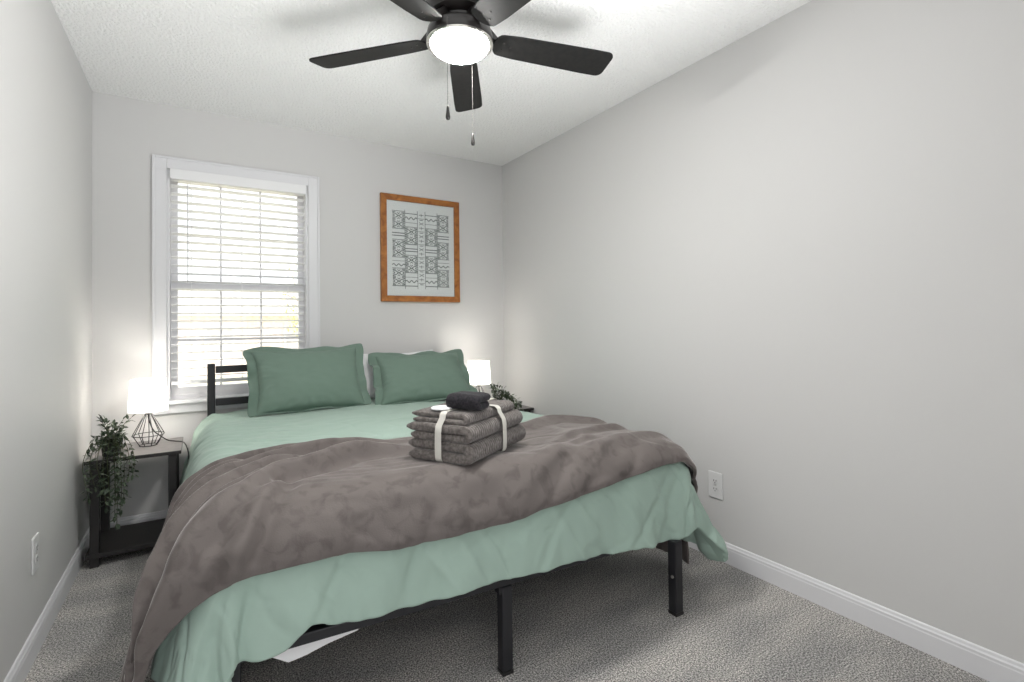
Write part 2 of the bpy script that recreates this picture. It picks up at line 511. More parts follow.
tree()

# ------------------------------------------------------------------ CLOTH
def pnoise(x, y, seed=0):
    """gradient noise, about -1..1"""
    x = np.asarray(x, float); y = np.asarray(y, float)
    xi = np.floor(x).astype(np.int64); yi = np.floor(y).astype(np.int64)
    xf = x-xi; yf = y-yi
    def g(ix, iy):
        h = (ix*374761393 + iy*668265263 + seed*982451653) & 0x7fffffff
        h = ((h ^ (h >> 13))*1274126177) & 0x7fffffff
        a = ((h ^ (h >> 16)) & 0xffff)/65536.0*2*np.pi
        return np.cos(a), np.sin(a)
    u = xf*xf*xf*(xf*(xf*6-15)+10); v = yf*yf*yf*(yf*(yf*6-15)+10)
    r = []
    for dx, dy in ((0, 0), (1, 0), (0, 1), (1, 1)):
        gx, gy = g(xi+dx, yi+dy); r.append(gx*(xf-dx)+gy*(yf-dy))
    return 1.5*((r[0]*(1-u)+r[1]*u)*(1-v)+(r[2]*(1-u)+r[3]*u)*v)

def sstep(x, a, b):
    t = np.clip((np.asarray(x, float)-a)/(b-a), 0, 1)
    return t*t*(3-2*t)

XL, XR, TF, RR, ZT = 0.600, 2.085, 2.030, 0.130, 0.632
TY0 = 0.05                               # the cloth starts this far from the back wall

def drape(s, t):
    """flat cloth coordinate (s = X across the bed, t = distance from the head wall) -> point lying on the made bed"""
    s = np.asarray(s, float); t = np.asarray(t, float)
    xr = XR-0.055+0.087*sstep(t, 0.6, 1.6)
    exl = np.maximum(XL-s, 0); exr = np.maximum(s-xr, 0); ex = exl+exr
    tf = TF-0.068*(2.085-np.clip(s, XL, xr))
    ey = np.maximum(t-tf, 0)
    d = np.hypot(ex, ey); dd = np.maximum(d, 1e-9)
    nx = (exr-exl)/dd; ny = -ey/dd
    th = np.arctan2(ey, np.maximum(ex, 1e-9))           # 0 at the side, 90 deg at the foot
    cn = np.sin(2*th)**2*(d > 1e-6)*sstep(d, 0.05, 0.3)
    fs = np.where(s > XR, 4+8*sstep(t, 0.9, 2.0), 11+4.5*sstep(t, 0.7, 1.8))
    fl = fs*np.cos(th)**2 + 6*np.sin(th)**2 + 12*cn*np.where(s > 1.3, 1.0, 0.15)
    fl = np.radians(fl)
    amax = np.pi/2-fl                                   # the bend runs tangentially into the flared hang
    a = np.minimum(d/RR, amax)
    l = np.maximum(d-RR*amax, 0)
    out = RR*np.sin(a) + l*np.cos(amax)
    drop = RR*(1-np.cos(a)) + l*np.sin(amax)
    # vertical folds in the hanging parts, gathered at the corners
    def wv(q): return np.sin(q*17+1.0+1.5*pnoise(q*2.2, 0*q, 3))*0.012 + pnoise(q*9, 0*q, 4)*0.012
    wav = wv(t)*np.cos(th)**2 + wv(s)*np.sin(th)**2
    out = out + wav*sstep(l, 0, 0.25)*(1-cn)
    out = out + cn*sstep(l, 0.02, 0.35)*np.where(s > 1.3, 0.035, 0.012)*np.sin(th*9.0+0.6)
    cx = np.clip(s, XL, xr); cy = np.minimum(t, tf)
    puff = 0.018*(1-((cx-1.315)/0.72)**2)*sstep(cy, 0, .3) + 0.010*pnoise(s*2.1, t*2.1, 7)
    return np.stack([cx+nx*out, -cy+ny*out, ZT-drop+puff], -1)

def normal_of(f, s, t, e=0.004):
    a = f(s+e, t)-f(s-e, t); b = f(s, t+e)-f(s, t-e)
    n = np.cross(b, a)
    return n/np.maximum(np.linalg.norm(n, axis=-1, keepdims=True), 1e-9)

def ridge(x, y, seed):
    return 1-2*np.abs(pnoise(x, y, seed))

def puckers(s, t):
    """wrinkles of the comforter, along its normal"""
    w = 0.0045*pnoise(s*3.5, t*3.5, 11) + 0.0015*pnoise(s*9, t*9, 12)
    head = (1-sstep(s, 0.62, 1.05))*(1-sstep(t, 1.0, 1.6))            # fine pulls over the left edge
    w = w + head*(0.008*ridge(s*2.2+t*0.8, t*13-s*5, 13)+0.016*(np.clip(ridge(s*2.6+t, t*9-s*6, 29), 0.5, 1)-0.5))
    mid = sstep(s, 0.6, 0.9)*(1-sstep(t, 1.3, 1.6))
    w = w + mid*0.0040*ridge(s*2.5, t*9+s*2, 14)
    foot = sstep(t, 1.98, 2.16)
    w = w + foot*(0.014*pnoise(s*7+t*2.0, t*2.0, 15))
    w = w + foot*0.010*np.clip(ridge(s*7-t*3.5, t*1.6, 16), 0, 1)**2*sstep(t, 2.08, 2.3)
    w = w - foot*0.022*(np.clip(ridge(s*4.5+t*4, t*1.5-s*1.0, 17), 0.6, 1)-0.6)
    w = w - foot*0.030*np.clip(ridge(s*6.5-t*5+0.3*pnoise(s*6, t*6, 50), t*2.2+s*1.5, 27)-0.84, 0, 1)
    w = w - 0.020*np.clip(ridge(s*3.0+t*2, t*3.5-s*2.0, 28)-0.88, 0, 1)
    w = w + 0.009*foot*sstep(t, 2.2, 2.36)*pnoise(s*17, t*3, 18)
    side = sstep(XL-s, 0.02, 0.2)
    w = w + side*0.008*pnoise(s*2.0, t*7, 19)
    return w

def comforter_at(s, t):
    n = normal_of(drape, s, t)
    return drape(s, t) + n*puckers(s, t)[..., None]

def curve(pts):
    xs = np.array([p[0] for p in pts]); ys = np.array([p[1] for p in pts])
    def f(x):
        x = np.asarray(x, float)
        return (np.interp(x-0.03, xs, ys)+2*np.interp(x, xs, ys)+np.interp(x+0.03, xs, ys))/4
    return f
hem_t = curve([(0.05, 2.40), (0.3, 2.42), (0.44, 2.365), (0.50, 2.34), (0.554, 2.335), (0.63, 2.355), (0.69, 2.350), (0.72, 2.325), (0.748, 2.285), (0.79, 2.328),
               (0.846, 2.344), (0.93, 2.353), (1.045, 2.37), (1.165, 2.366), (1.32, 2.382), (1.45, 2.393), (1.523, 2.399), (1.713, 2.425), (1.88, 2.432), (2.045, 2.452),
               (2.14, 2.452), (2.2, 2.415), (2.31, 2.385), (2.42, 2.425), (2.51, 2.42), (2.58, 2.37), (2.66, 2.25)])
front_t = curve([(-0.3, 2.11), (0.0, 2.125), (0.18, 2.122), (0.268, 2.112), (0.325, 2.110), (0.39, 2.112), (0.438, 2.116), (0.514, 2.128), (0.64, 2.134), (0.723, 2.139), (0.853, 2.156), (0.992, 2.182),
                 (1.082, 2.191), (1.328, 2.205), (1.726, 2.185), (2.03, 2.165), (2.15, 2.165), (2.26, 2.19), (2.37, 2.20), (2.46, 2.11), (2.6, 2.03), (2.9, 1.98)])
rear_t = curve([(-0.3, 1.52), (0.05, 1.47), (0.3, 1.42), (0.45, 1.38), (0.61, 1.40), (0.71, 1.39), (0.83, 1.43), (0.93, 1.45), (1.23, 1.53),
                (1.60, 1.58), (1.76, 1.58), (1.96, 1.475), (2.03, 1.495), (2.13, 1.60), (2.3, 1.70), (2.5, 1.78), (2.9, 1.82)])
BS0, BS1 = -0.13, 2.79                     # how far the throw blanket hangs on either side

def polydist(s, t, pts):
    """distance to a polyline, signed: positive on its head side; and the position along it 0..1"""
    best = np.full(np.shape(s), 9.0); sg = np.ones(np.shape(s)); along = np.zeros(np.shape(s))
    m = len(pts)-1
    for i in range(m):
        ax, ay = pts[i]; bx, by = pts[i+1]
        dx, dy = bx-ax, by-ay; L2 = dx*dx+dy*dy
        k = np.clip(((s-ax)*dx+(t-ay)*dy)/L2, 0, 1)
        ex, ey = s-(ax+k*dx), t-(ay+k*dy)
        d = np.hypot(ex, ey)
        c = dx*ey-dy*ex
        q = d < best
        best = np.where(q, d, best); sg = np.where(q, np.where(c > 0, 1.0, -1.0), sg); along = np.where(q, (i+k)/m, along)
    return best*sg, along

# long soft folds of the throw, from the right over the bed top and down the left side: (points, height, width)
FOLDS = [
    ([(1.30, 1.755), (1.05, 1.70), (0.96, 1.70), (0.84, 1.775), (0.70, 1.81), (0.60, 1.93), (0.54, 1.99), (0.46, 2.04), (0.36, 2.07), (0.2, 2.10), (0.0, 2.12)], 0.030, 0.028),
    ([(0.85, 1.63), (0.69, 1.655), (0.617, 1.70), (0.571, 1.756), (0.5, 1.82), (0.40, 1.90), (0.25, 1.98), (0.05, 2.03)], 0.024, 0.022),
    ([(0.72, 1.88), (0.657, 1.955), (0.614, 2.03), (0.571, 2.10)], 0.020, 0.022),
    ([(1.23, 1.60), (1.025, 1.555), (0.909, 1.56), (0.806, 1.555), (0.707, 1.565), (0.627, 1.59), (0.5, 1.66), (0.3, 1.75), (0.05, 1.82)], 0.020, 0.018),
    ([(1.10, 1.635), (0.95, 1.63), (0.80, 1.68), (0.68, 1.74), (0.58, 1.83), (0.46, 1.91), (0.3, 1.97), (0.1, 2.0)], 0.012, 0.014),
    ([(1.10, 1.505), (0.9, 1.475), (0.75, 1.455), (0.6, 1.47), (0.45, 1.50), (0.3, 1.55), (0.1, 1.60)], 0.016, 0.016),
    ([(0.66, 1.535), (0.5, 1.56), (0.3, 1.63), (0.05, 1.70)], 0.016, 0.016),
    ([(0.50, 1.74), (0.38, 1.80), (0.2, 1.88), (0.0, 1.93)], 0.018, 0.018),
    ([(0.56, 2.05), (0.47, 2.085), (0.38, 2.12), (0.25, 2.15), (0.0, 2.17)], 0.020, 0.018),
    ([(1.75, 2.02), (1.5, 2.05), (1.28, 2.06), (1.1, 2.04), (0.95, 2.06)], 0.009, 0.035),
    ([(1.9, 1.92), (1.7, 1.97), (1.55, 2.06), (1.40, 2.12)], 0.009, 0.030),
    ([(2.2, 1.80), (2.0, 1.80), (1.8, 1.86), (1.6, 1.96)], 0.009, 0.028),
    ([(2.3, 2.02), (2.1, 2.00), (1.9, 2.02), (1.75, 2.08)], 0.010, 0.030),
]
def folds(s, t, v):
    """folds of the throw blanket above the comforter (always >= 0), v = 0 rear edge .. 1 front edge"""
    f = np.zeros(np.shape(s))
    jit = 0.012*pnoise(s*5, t*5, 31)
    for k, (pts, h, w) in enumerate(FOLDS):
        d, al = polydist(s, t+jit, pts)
        ww = np.where(d > 0, 1.9*w, 0.75*w)*(1+0.6*(1-sstep(s, 0.0, 0.5)))
        amp = sstep(al, 0, 0.14)*(1-0.5*sstep(al, 0.9, 1.0))*(0.8+0.4*pnoise(s*4, 0*s+k, 40+k))
        f = f + 2.1*h*amp*np.exp(-(d/ww)**2) - 0.7*h*amp*np.exp(-((d+1.7*w)/(0.9*w))**2)
    left = 1-sstep(s, 0.75, 1.5)
    lean = v*2.0 + 0.25*np.clip(s-0.5, -1, 2)*(1-v)
    f = f + 0.0025*(0.3+0.7*left)*np.clip(ridge(s*1.4, lean*8.0-s*1.3, 22), 0, 1)
    f = f + 0.006*(pnoise(s*5, t*5, 23)*0.5+0.5)*(0.4+0.6*v)
    f = f + 0.004*(pnoise(s*11, t*11, 24)*0.5+0.5)
    f = f + 0.014*(1-sstep(s, -0.05, 0.35))*(0.5+0.5*pnoise(s*1.0, t*9, 25))
    r = (1-sstep(v, 0.0, 0.16))*sstep(s, 1.5, 1.8)*(1-sstep(s, 2.1, 2.3))
    f = f + 0.028*r
    flat = np.exp(-(((s-1.41)/0.30)**2+((t-1.82)/0.23)**2)**2)
    f = np.maximum(f+0.007, 0)*(0.45+0.55*sstep(s, 0.0, 0.35))
    return f*(1-flat) + 0.004*flat

def blanket_at(s, v):
    t = rear_t(s)*(1-v)+front_t(s)*v
    n = normal_of(drape, s, t)
    off = puckers(s, t)+0.020+folds(s, t, v)
    hang = 0.012*(1-sstep(s, 0.0, 0.4))
    edge = np.minimum(v, 1-v)
    off = off - 0.006*(1-sstep(edge, 0, 0.03)) + hang
    return drape(s, t) + n*off[..., None]
# ------------------------------------------------------------------ END CLOTH

# ------------------------------------------------------------------ bed
BX0, BX1 = 0.545, 2.085                      # outer faces of the frame
BY0, BY1 = -0.045, -2.165
bed = empty('bed_frame', (1.315, -1.1, 0))
tag(bed, 'black metal bed frame with square legs and a rail headboard under the sage bedding', 'bed')
def bedpart(b, name, **k):
    b.v = [(x-1.315, y+1.1, z) for x, y, z in b.v]
    return b.build(name, M['bed_metal'], bed, **k)
PW = 0.040
for x in (BX0+PW/2-0.012, BX1-PW/2):
    bedpart(MB().box((x-PW/2, BY0-PW, 0), (x+PW/2, BY0, 0.925)), 'headboard_post', bevel=0.004)
for z in (0.868, 0.676, 0.50):
    bedpart(MB().box((BX0+PW-0.010, BY0-0.031, z), (BX1-PW-0.002, BY0-0.008, z+0.042)), 'headboard_rail', bevel=0.003)
def bed_leg(x, y, h, w=0.042):
    o = bedpart(MB().box((x-w/2, y-w/2, 0.012), (x+w/2, y+w/2, h)), 'leg', bevel=0.004)
    MB().box((x-1.315-w/2-0.001, y+1.1-w/2-0.001, 0.0), (x-1.315+w/2+0.001, y+1.1+w/2+0.001, 0.0118)).build('foot_cap', M['black_wire'], o, bevel=0.002)
    return o
RACK = 0.074                                  # the frame stands slightly racked: its left foot corner sits further back
def foot_y(x): return BY1+RACK*(BX1-x)
FX1 = 2.096
bed_leg(FX1-0.021, foot_y(FX1)-0.004, 0.285, 0.040)
bed_leg(BX0+0.021, foot_y(BX0)+0.024, 0.285, 0.040)
bed_leg(1.346, foot_y(1.346)+0.024, 0.285, 0.038)
for y in (-1.10,):
    bed_leg(BX1-0.022, y, 0.285); bed_leg(BX0+0.022, y, 0.285); bed_leg(1.315, y, 0.285)
def rail(name, p, q, w, z0=0.2855, z1=0.322):
    d = Vector((q[0]-p[0], q[1]-p[1], 0)).normalized(); n = Vector((-d.y, d.x, 0))*w/2
    P, Q = Vector((p[0], p[1], 0)), Vector((q[0], q[1], 0))
    vs = [tuple(v+Vector((0, 0, z))) for z in (z0, z1) for v in (P-n, Q-n, Q+n, P+n)]
    bedpart(MB().add(vs, [(3,2,1,0),(4,5,6,7),(0,1,5,4),(1,2,6,5),(2,3,7,6),(3,0,4,7)]), name, bevel=0.004)
rail('foot_rail', (BX0, foot_y(BX0)+0.018), (2.075, foot_y(2.075)+0.030), 0.032, 0.2855, 0.316)
rail('side_rail', (BX0+0.017, foot_y(BX0)+0.034), (BX0+0.017, BY0-PW-0.002), 0.032)
rail('side_rail', (2.058, foot_y(2.058)+0.050), (BX1-0.017, BY0-PW-0.002), 0.032)
rail('centre_rail', (1.322, foot_y(1.322)+0.034), (1.315, BY0-PW-0.002), 0.030, 0.2855, 0.3115)
for k in range(9):
    y = -0.22-k*0.215
    bedpart(MB().box((BX0+0.034, y-0.02, 0.312), (BX1-0.034, y+0.02, 0.328)), 'slat')
# gusset plates and the bolt beside the foot leg
bedpart(MB().box((1.318, foot_y(1.33)+0.010, 0.264), (1.3325, foot_y(1.33)+0.036, 0.285)), 'bracket')
bedpart(MB().lathe([(0.006, 0), (0.006, 0.004), (0.003, 0.006)], 12, at=(0, 0, 0)), 'bolt')
bolt = col.objects[-1] if False else bpy.data.objects['bolt']
bolt.data.materials.clear(); bolt.data.materials.append(M['steel'])
for v in bolt.data.vertices: v.co += Vector((1.315, -1.1, 0))
bolt.matrix_local = Matrix.Translation((FX1-0.0415-1.315, foot_y(FX1)-0.008+1.1, 0.150)) @ Euler((0, -PI/2, 0)).to_matrix().to_4x4()
bolt['label'] = 'silver bolt'

mt = empty('mattress', (1.315, -1.1, 0.329))
tag(mt, 'white mattress on the black bed frame, mostly hidden below the comforter', 'mattress')
def mattress_slab(z0, z1, inset, name, m, bev):
    x0, x1 = -0.735+inset, 0.745-inset
    y1 = 0.995-inset
    f0, f1 = foot_y(0.58)+1.1+0.045+inset, foot_y(2.06)+1.1+0.045+inset
    vs = [(x, y, z) for z in (z0, z1) for x, y in ((x0, f0), (x1, f1), (x1, y1), (x0, y1))]
    MB().add(vs, [(3,2,1,0),(4,5,6,7),(0,1,5,4),(1,2,6,5),(2,3,7,6),(3,0,4,7)]).build(name, m, mt, bevel=bev, seg=4)
mattress_slab(0.0005, 0.1195, 0.006, 'side_border', M['bed_metal'], 0.01)
mattress_slab(0.120, 0.218, 0.0, 'mattress_body', M['white_cloth'], 0.035)
# loose corner of the white sheet showing under the foot rail
pts = [(0.625, 0.302), (0.640, 0.300), (0.700, 0.264), (0.745, 0.268), (0.80, 0.279), (0.885, 0.2905), (0.885, 0.2945), (0.76, 0.2945), (0.66, 0.303)]
vs = [(x-1.315, foot_y(x)+0.036+1.1+0.006*math.sin(9*x), z-0.356-0.12*max(0, 0.30-z)) for x, z in pts] + [(x-1.315, foot_y(x)+0.039+1.1+0.006*math.sin(9*x), z-0.356-0.12*max(0, 0.30-z)) for x, z in pts]
n = len(pts)
MB().add(vs, [tuple(range(n)), tuple(range(2*n-1, n-1, -1))] + [(k, (k+1) % n, n+(k+1) % n, n+k) for k in range(n)]).build('sheet_corner', M['white_cloth'], mt)

def cloth_object(name, P, material, thick, sub=1):
    vs, fs = grid_mesh(P)
    me = bpy.data.meshes.new(name)
    me.from_pydata(vs, [], fs)
    bm = bmesh.new(); bm.from_mesh(me)
    bmesh.ops.recalc_face_normals(bm, faces=bm.faces)
    up = sum((f.normal.z for f in bm.faces if f.calc_center_median().z > 0.55), 0.0)
    if up < 0: bmesh.ops.reverse_faces(bm, faces=bm.faces)
    bm.to_mesh(me); bm.free()
    o = link(name, me, material, None, True)
    md = o.modifiers.new('thickness', 'SOLIDIFY'); md.thickness = thick; md.offset = -1.0
    if sub:
        sd = o.modifiers.new('smooth', 'SUBSURF'); sd.levels = sub; sd.render_levels = sub
    return o

ns, nt_ = 260, 250
S = np.linspace(0.13, 2.64, ns)[:, None] + np.zeros((1, nt_))
V = np.linspace(0, 1, nt_)[None, :] + np.zeros((ns, 1))
T = TY0 + (hem_t(S)-TY0)*V
P = comforter_at(S, T)
comforter = cloth_object('comforter', P, M['comforter'], 0.022)
tag(comforter, 'sage green comforter spread over the bed, hanging over its foot', 'comforter')

nb, nv_ = 380, 260
S = np.linspace(BS0, BS1, nb)[:, None] + np.zeros((1, nv_))
V = np.linspace(0, 1, nv_)[None, :] + np.zeros((nb, 1))
Pb = blanket_at(S, V)
for _ in range(7):                                    # relax the cloth
    Pb[:, 1:-1] = 0.5*Pb[:, 1:-1]+0.25*(Pb[:, 2:]+Pb[:, :-2])
for _ in range(2):
    Pb[1:-1] = 0.5*Pb[1:-1]+0.25*(Pb[2:]+Pb[:-2])
for _ in range(30):
    k = 0.5*(1-sstep(S[1:-1, 1:-1], 0.12, 0.35))[..., None]
    Pb[1:-1, 1:-1] = (1-k)*Pb[1:-1, 1:-1]+k*0.25*(Pb[2:, 1:-1]+Pb[:-2, 1:-1]+Pb[1:-1, 2:]+Pb[1:-1, :-2])
Pb[..., 2] = 0.014+0.5*((Pb[..., 2]-0.014)+np.sqrt((Pb[..., 2]-0.014)**2+0.0004))
blanket = cloth_object('throw_blanket', Pb, M['plush'], 0.012, 0)
tag(blanket, 'taupe plush throw blanket laid crosswise over the sage comforter', 'blanket')

def top_z(x, y):
    """highest cloth surface at a point of the bed top"""
    s = np.array([x]); t = np.array([-y])
    z = float(comforter_at(s, t)[0, 2])
    v = (-y-float(rear_t(s)[0]))/(float(front_t(s)[0])-float(rear_t(s)[0]))
    if 0 <= v <= 1: z = float(blanket_at(s, np.array([v]))[0, 2])
    return z

# ------------------------------------------------------------------ pillows
def make_pillow(name, label, material, loc, lean, yaw, w, h, th, seed, flange=0.045, roll=0.0, sag=0.0, group=None):
    """upright pillow: local x across, z up, y thickness (front is -y)"""
    root = empty(name, loc)
    root.rotation_euler = Euler((-lean, roll, yaw), 'XYZ')
    tag(root, label, 'pillow', group)
    n = 46
    u = np.linspace(-1, 1, n)[:, None]+np.zeros((1, n)); v = np.linspace(-1, 1, n)[None, :]+np.zeros((n, 1))
    def body(sgn):
        e = (1-np.abs(u)**2.6)*(1-np.abs(v)**2.4)
        y = sgn*th/2*np.maximum(e, 0)**0.5
        x = u*w/2*(1-0.085*(1-v*v)*np.abs(u)); z = v*h/2*(1-(0.05+0.09*(v > 0))*(1-u*u)*np.abs(v))
        x = x*(1+sag*(-v)*0.5)
        wr = 0.006*pnoise(u*2.2+seed, v*2.2, seed)+0.003*pnoise(u*6, v*6, seed+1)
        edge = np.clip(1-np.maximum(np.abs(u), np.abs(v)), 0, 1)
        ang = np.arctan2(v, u)
        wr = wr + (0.006+0.009*(u < 0))*ridge(ang*4.5, edge*2, seed+2)*(1-sstep(edge, 0.05, 0.35))*np.maximum(e, 0)**0.25
        y = y+sgn*wr*np.minimum(e*6, 1)
        z = z + h/2
        return np.stack([x, y, z], -1)
    b = MB()
    A = body(-1); B = body(1)
    va, fa = grid_mesh(A); vb, fb = grid_mesh(B)
    b.add(va, fa); b.add(vb, fb)
    o = b.build(name+'_body', material, root, smooth=True)
    bm = bmesh.new(); bm.from_mesh(o.data)
    bmesh.ops.remove_doubles(bm, verts=bm.verts, dist=0.0006)
    bmesh.ops.recalc_face_normals(bm, faces=bm.faces)
    bm.to_mesh(o.data); bm.free()
    sd = o.modifiers.new('smooth', 'SUBSURF'); sd.levels = 1; sd.render_levels = 1
    if flange:
        m = 220
        ring = []
        for k in range(m):                      # walk round the outline
            q = 4.0*k/m; side = int(q); f_ = q-side; c = -1+2*f_
            ring.append({0: (c, -1), 1: (1, c), 2: (-c, 1), 3: (-1, -c)}[side])
        ring = np.array(ring); uu, vv = ring[:, 0], ring[:, 1]
        x = uu*w/2*(1-0.085*(1-vv*vv)*np.abs(uu)); z = vv*h/2*(1-(0.05+0.09*(vv > 0))*(1-uu*uu)*np.abs(vv))
        x = x*(1+sag*(-vv)*0.5)
        nrm = np.stack([np.sign(uu)*np.abs(uu)**6, np.sign(vv)*np.abs(vv)**6], -1)
        nrm /= np.maximum(np.linalg.norm(nrm, axis=1, keepdims=True), 1e-6)
        rows = []
        nr = 7
        for j in range(nr):
            r = j/(nr-1)
            k = np.arange(m)/m
            wob = (0.014+0.016*np.clip(-uu, 0, 1)**8)*np.sin(k*2*PI*9+seed)*r + 0.020*pnoise(k*23, k*0+seed, seed+3)*r
            top = np.clip(vv, 0, 1)**8
            bot = np.clip(-vv, 0, 1)**8
            L = flange*(1-0.55*bot)
            curl = r*r*flange*0.55*top*(0.5+0.35*(pnoise(uu*1.3+seed, uu*0, seed+5)))
            px = x+nrm[:, 0]*((L+0.02)*r-0.02); pz = z+h/2+nrm[:, 1]*((L+0.02)*r-0.02)
            pz = pz-np.abs(curl)*0.6
            rows.append(np.stack([px, wob+curl, np.maximum(pz, 0.004)], -1))
        G = np.stack(rows, 1)
        vs, fs = grid_mesh(G, True)
        fo = MB().add(vs, fs).build('flange', material, root, smooth=True)
        md = fo.modifiers.new('thickness', 'SOLIDIFY'); md.thickness = 0.006; md.offset = 0
        sd = fo.modifiers.new('smooth', 'SUBSURF'); sd.levels = 1; sd.render_levels = 1
    return root

zp = top_z(1.05, -0.46)
make_pillow('pillow', 'sage green pillow with a ruffled edge, standing in front of the window', M['sham'],
            (1.055, -0.445, zp+0.002), rad(29), rad(1.5), 0.615, 0.40, 0.19, 3, group=None)
zp = top_z(1.75, -0.50)
make_pillow('pillow', 'sage green pillow nearer the right wall, behind the towel bundle', M['sham'],
            (1.745, -0.50, zp+0.002), rad(38), rad(-3), 0.61, 0.375, 0.17, 8, sag=0.06)
make_pillow('pillow', 'plain white pillow showing behind the right-hand sage pillow', M['white_cloth'],
            (1.62, -0.215, zp+0.004), rad(13), rad(0), 0.62, 0.325, 0.10, 5, flange=0)

# ------------------------------------------------------------------ towel bundle on the blanket
TWA = math.atan2(0.21, 0.36)                  # direction of the long side
TL, TD = 0.390, 0.272
_z = top_z(1.40, -1.85)
TWX = 1.244+0.5*(TL*math.cos(TWA)-TD*math.sin(TWA)); TWY = -2.072+0.5*(TL*math.sin(TWA)+TD*math.cos(TWA))    # middle of the bundle
base_z = max(top_z(TWX+a*math.cos(TWA)-b*math.sin(TWA), TWY+a*math.sin(TWA)+b*math.cos(TWA)) for a in (-0.18, -0.09, 0, 0.09, 0.18) for b in (-0.12, -0.06, 0, 0.06, 0.12)) + 0.0005

def make_towel(name, label, m, loc, rz, length, depth, th, seed, dy=0.0, dx=0.0, cat='towel'):
    """a folded towel: a soft slab of thickness th bent over once; the fat fold faces -y, the layer ends face +-x"""
    R = th/2+0.0008
    y0, y1 = -depth/2+R+th/2, depth/2
    cl = []                                   # centre line (y, z, ny, nz)
    for k in range(13): cl.append((y1+(y0-y1)*k/12, 1.5*th+0.0016, 0, 1, 1))
    for k in range(1, 10):
        a_ = PI/2+PI*k/10
        cl.append((y0+R*math.cos(a_), th+0.0008+R*math.sin(a_), math.cos(a_), math.sin(a_), 0))
    for k in range(13): cl.append((y0+(y1-0.012-y0)*k/12, 0.5*th, 0, -1, -1))
    ring = []
    r = th/2; hl = length/2-r
    for k in range(25): ring.append((hl-2*hl*k/24, r))
    def sq(q, p): return math.copysign(abs(q)**p, q)
    for k in range(1, 8): ring.append((-hl-r*sq(math.sin(PI*k/8), 0.55), r*sq(math.cos(PI*k/8), 0.75)))
    for k in range(25): ring.append((-hl+2*hl*k/24, -r))
    for k in range(1, 8): ring.append((hl+r*sq(math.sin(PI*k/8), 0.55), -r*sq(math.cos(PI*k/8), 0.75)))
    n = len(ring); rows = []
    nc = len(cl)
    for i, (y, z, ny, nz, side) in enumerate(cl):
        e = 1.0
        if i == 0 or i == nc-1: e = 0.45
        row = []
        for (x, o_) in ring:
            xs = x*(1+0.010*math.sin(seed*2.3+side*1.7+y*9))+0.004*side*math.sin(seed*1.1)+0.004*float(pnoise(y*16+seed, side*3.0+0.5, seed))
            k1 = float(pnoise(xs*8+seed, y*9+side*4, seed+3)); k2 = float(pnoise(xs*26, y*26+side*7, seed+4))
            oo = o_*e*(1+0.10*k1+0.05*k2)
            q = 0.05*th*k1
            droop = -0.12*th*max(0, abs(xs)/(length/2)-0.72)/0.28*(0.35+0.65*(z > th))
            row.append((xs+dx, y+ny*oo+dy+0.5*q, max(z+nz*oo+droop*0.6+(q if z > th else 0), 0.0003)))
        rows.append(row)
    vs = [p for q in rows for p in q]; fs = []
    for i in range(nc-1):
        for j in range(n):
            j2 = (j+1) % n
            fs.append((i*n+j, i*n+j2, (i+1)*n+j2, (i+1)*n+j))
    fs.append(tuple(range(n))); fs.append(tuple(range(nc*n-1, (nc-1)*n-1, -1)))
    o = MB().add(vs, fs).build(name, m, None, smooth=True)
    o.location = loc; o.rotation_euler = (0, 0, rz)
    tag(o, label, cat)
    return o

H1, H2, H3 = 0.068, 0.058, 0.036
make_towel('towel', 'thick grey folded towel at the bottom of the ribbon-tied bundle', M['towel'], (TWX, TWY, base_z), TWA, TL, TD, H1/2, 1)
make_towel('towel', 'thick grey folded towel in the middle of the ribbon-tied bundle', M['towel'], (TWX, TWY, base_z+H1-0.001), TWA, TL*0.965, TD*0.975, H2/2, 4, dy=0.004, dx=-0.004)
make_towel('towel', 'smaller grey folded towel on top of the bundle, beneath the black cloth', M['towel'], (TWX, TWY, base_z+H1+H2-0.002), TWA, TL*0.86, TD*0.86, H3/2, 7, dy=0.012, dx=-0.010)
stack_h = H1+H2+H3-0.001

def ribbon_loop(along_long):
    """closed band round the stack; local frame of the bundle"""
    if along_long: hw, off = TL/2+0.009, -0.004
    else: hw, off = TD/2+0.005, 0.005
    hh = stack_h
    path = []
    r = 0.020
    def arc(cx, cz, a0, a1):
        return [(cx+r*math.cos(a0+(a1-a0)*k/6), cz+r*math.sin(a0+(a1-a0)*k/6)) for k in range(7)]
    z0, z1 = -0.0005, hh+0.003
    top_in = 0.026 if along_long else 0.020      # the top towel is smaller, so the band leans in
    path += arc(-hw+r, z0+r, -PI/2, -PI)
    path += [(-hw-0.001, 0.05), (-hw, 0.10), (-hw+0.004, H1+H2-0.005)]
    path += arc(-hw+top_in+r, z1-r, -PI, -3*PI/2)
    path += arc(hw-top_in-r, z1-r, PI/2, 0)
    path += [(hw-0.004, H1+H2-0.005), (hw, 0.10), (hw+0.001, 0.05)]
    path += arc(hw-r, z0+r, 0, -PI/2)
    n = len(path); b = MB()
    hwid = 0.0125
    vs = []
    cx = 0.0; cz = hh/2
    for (q, z) in path:
        d = Vector((q-cx, z-cz)); d.normalize()
        for o_ in (0, 0.0016):
            for s_ in (-hwid, hwid):
                p = (q+d.x*o_, z+d.y*o_)
                vs.append((p[0], off+s_, p[1]) if along_long else (off+s_, p[0], p[1]))
    fs = []
    for i in range(n):
        i2 = (i+1) % n
        a = i*4; c = i2*4
        fs += [(a, a+1, c+1, c), (a+2, c+2, c+3, a+3), (a, c, c+2, a+2), (a+1, a+3, c+3, c+1)]
    return b.add(vs, fs)
rib = empty('ribbon', (TWX, TWY, base_z), TWA)
tag(rib, 'cream ribbon tied crosswise around the grey towel bundle', 'ribbon')
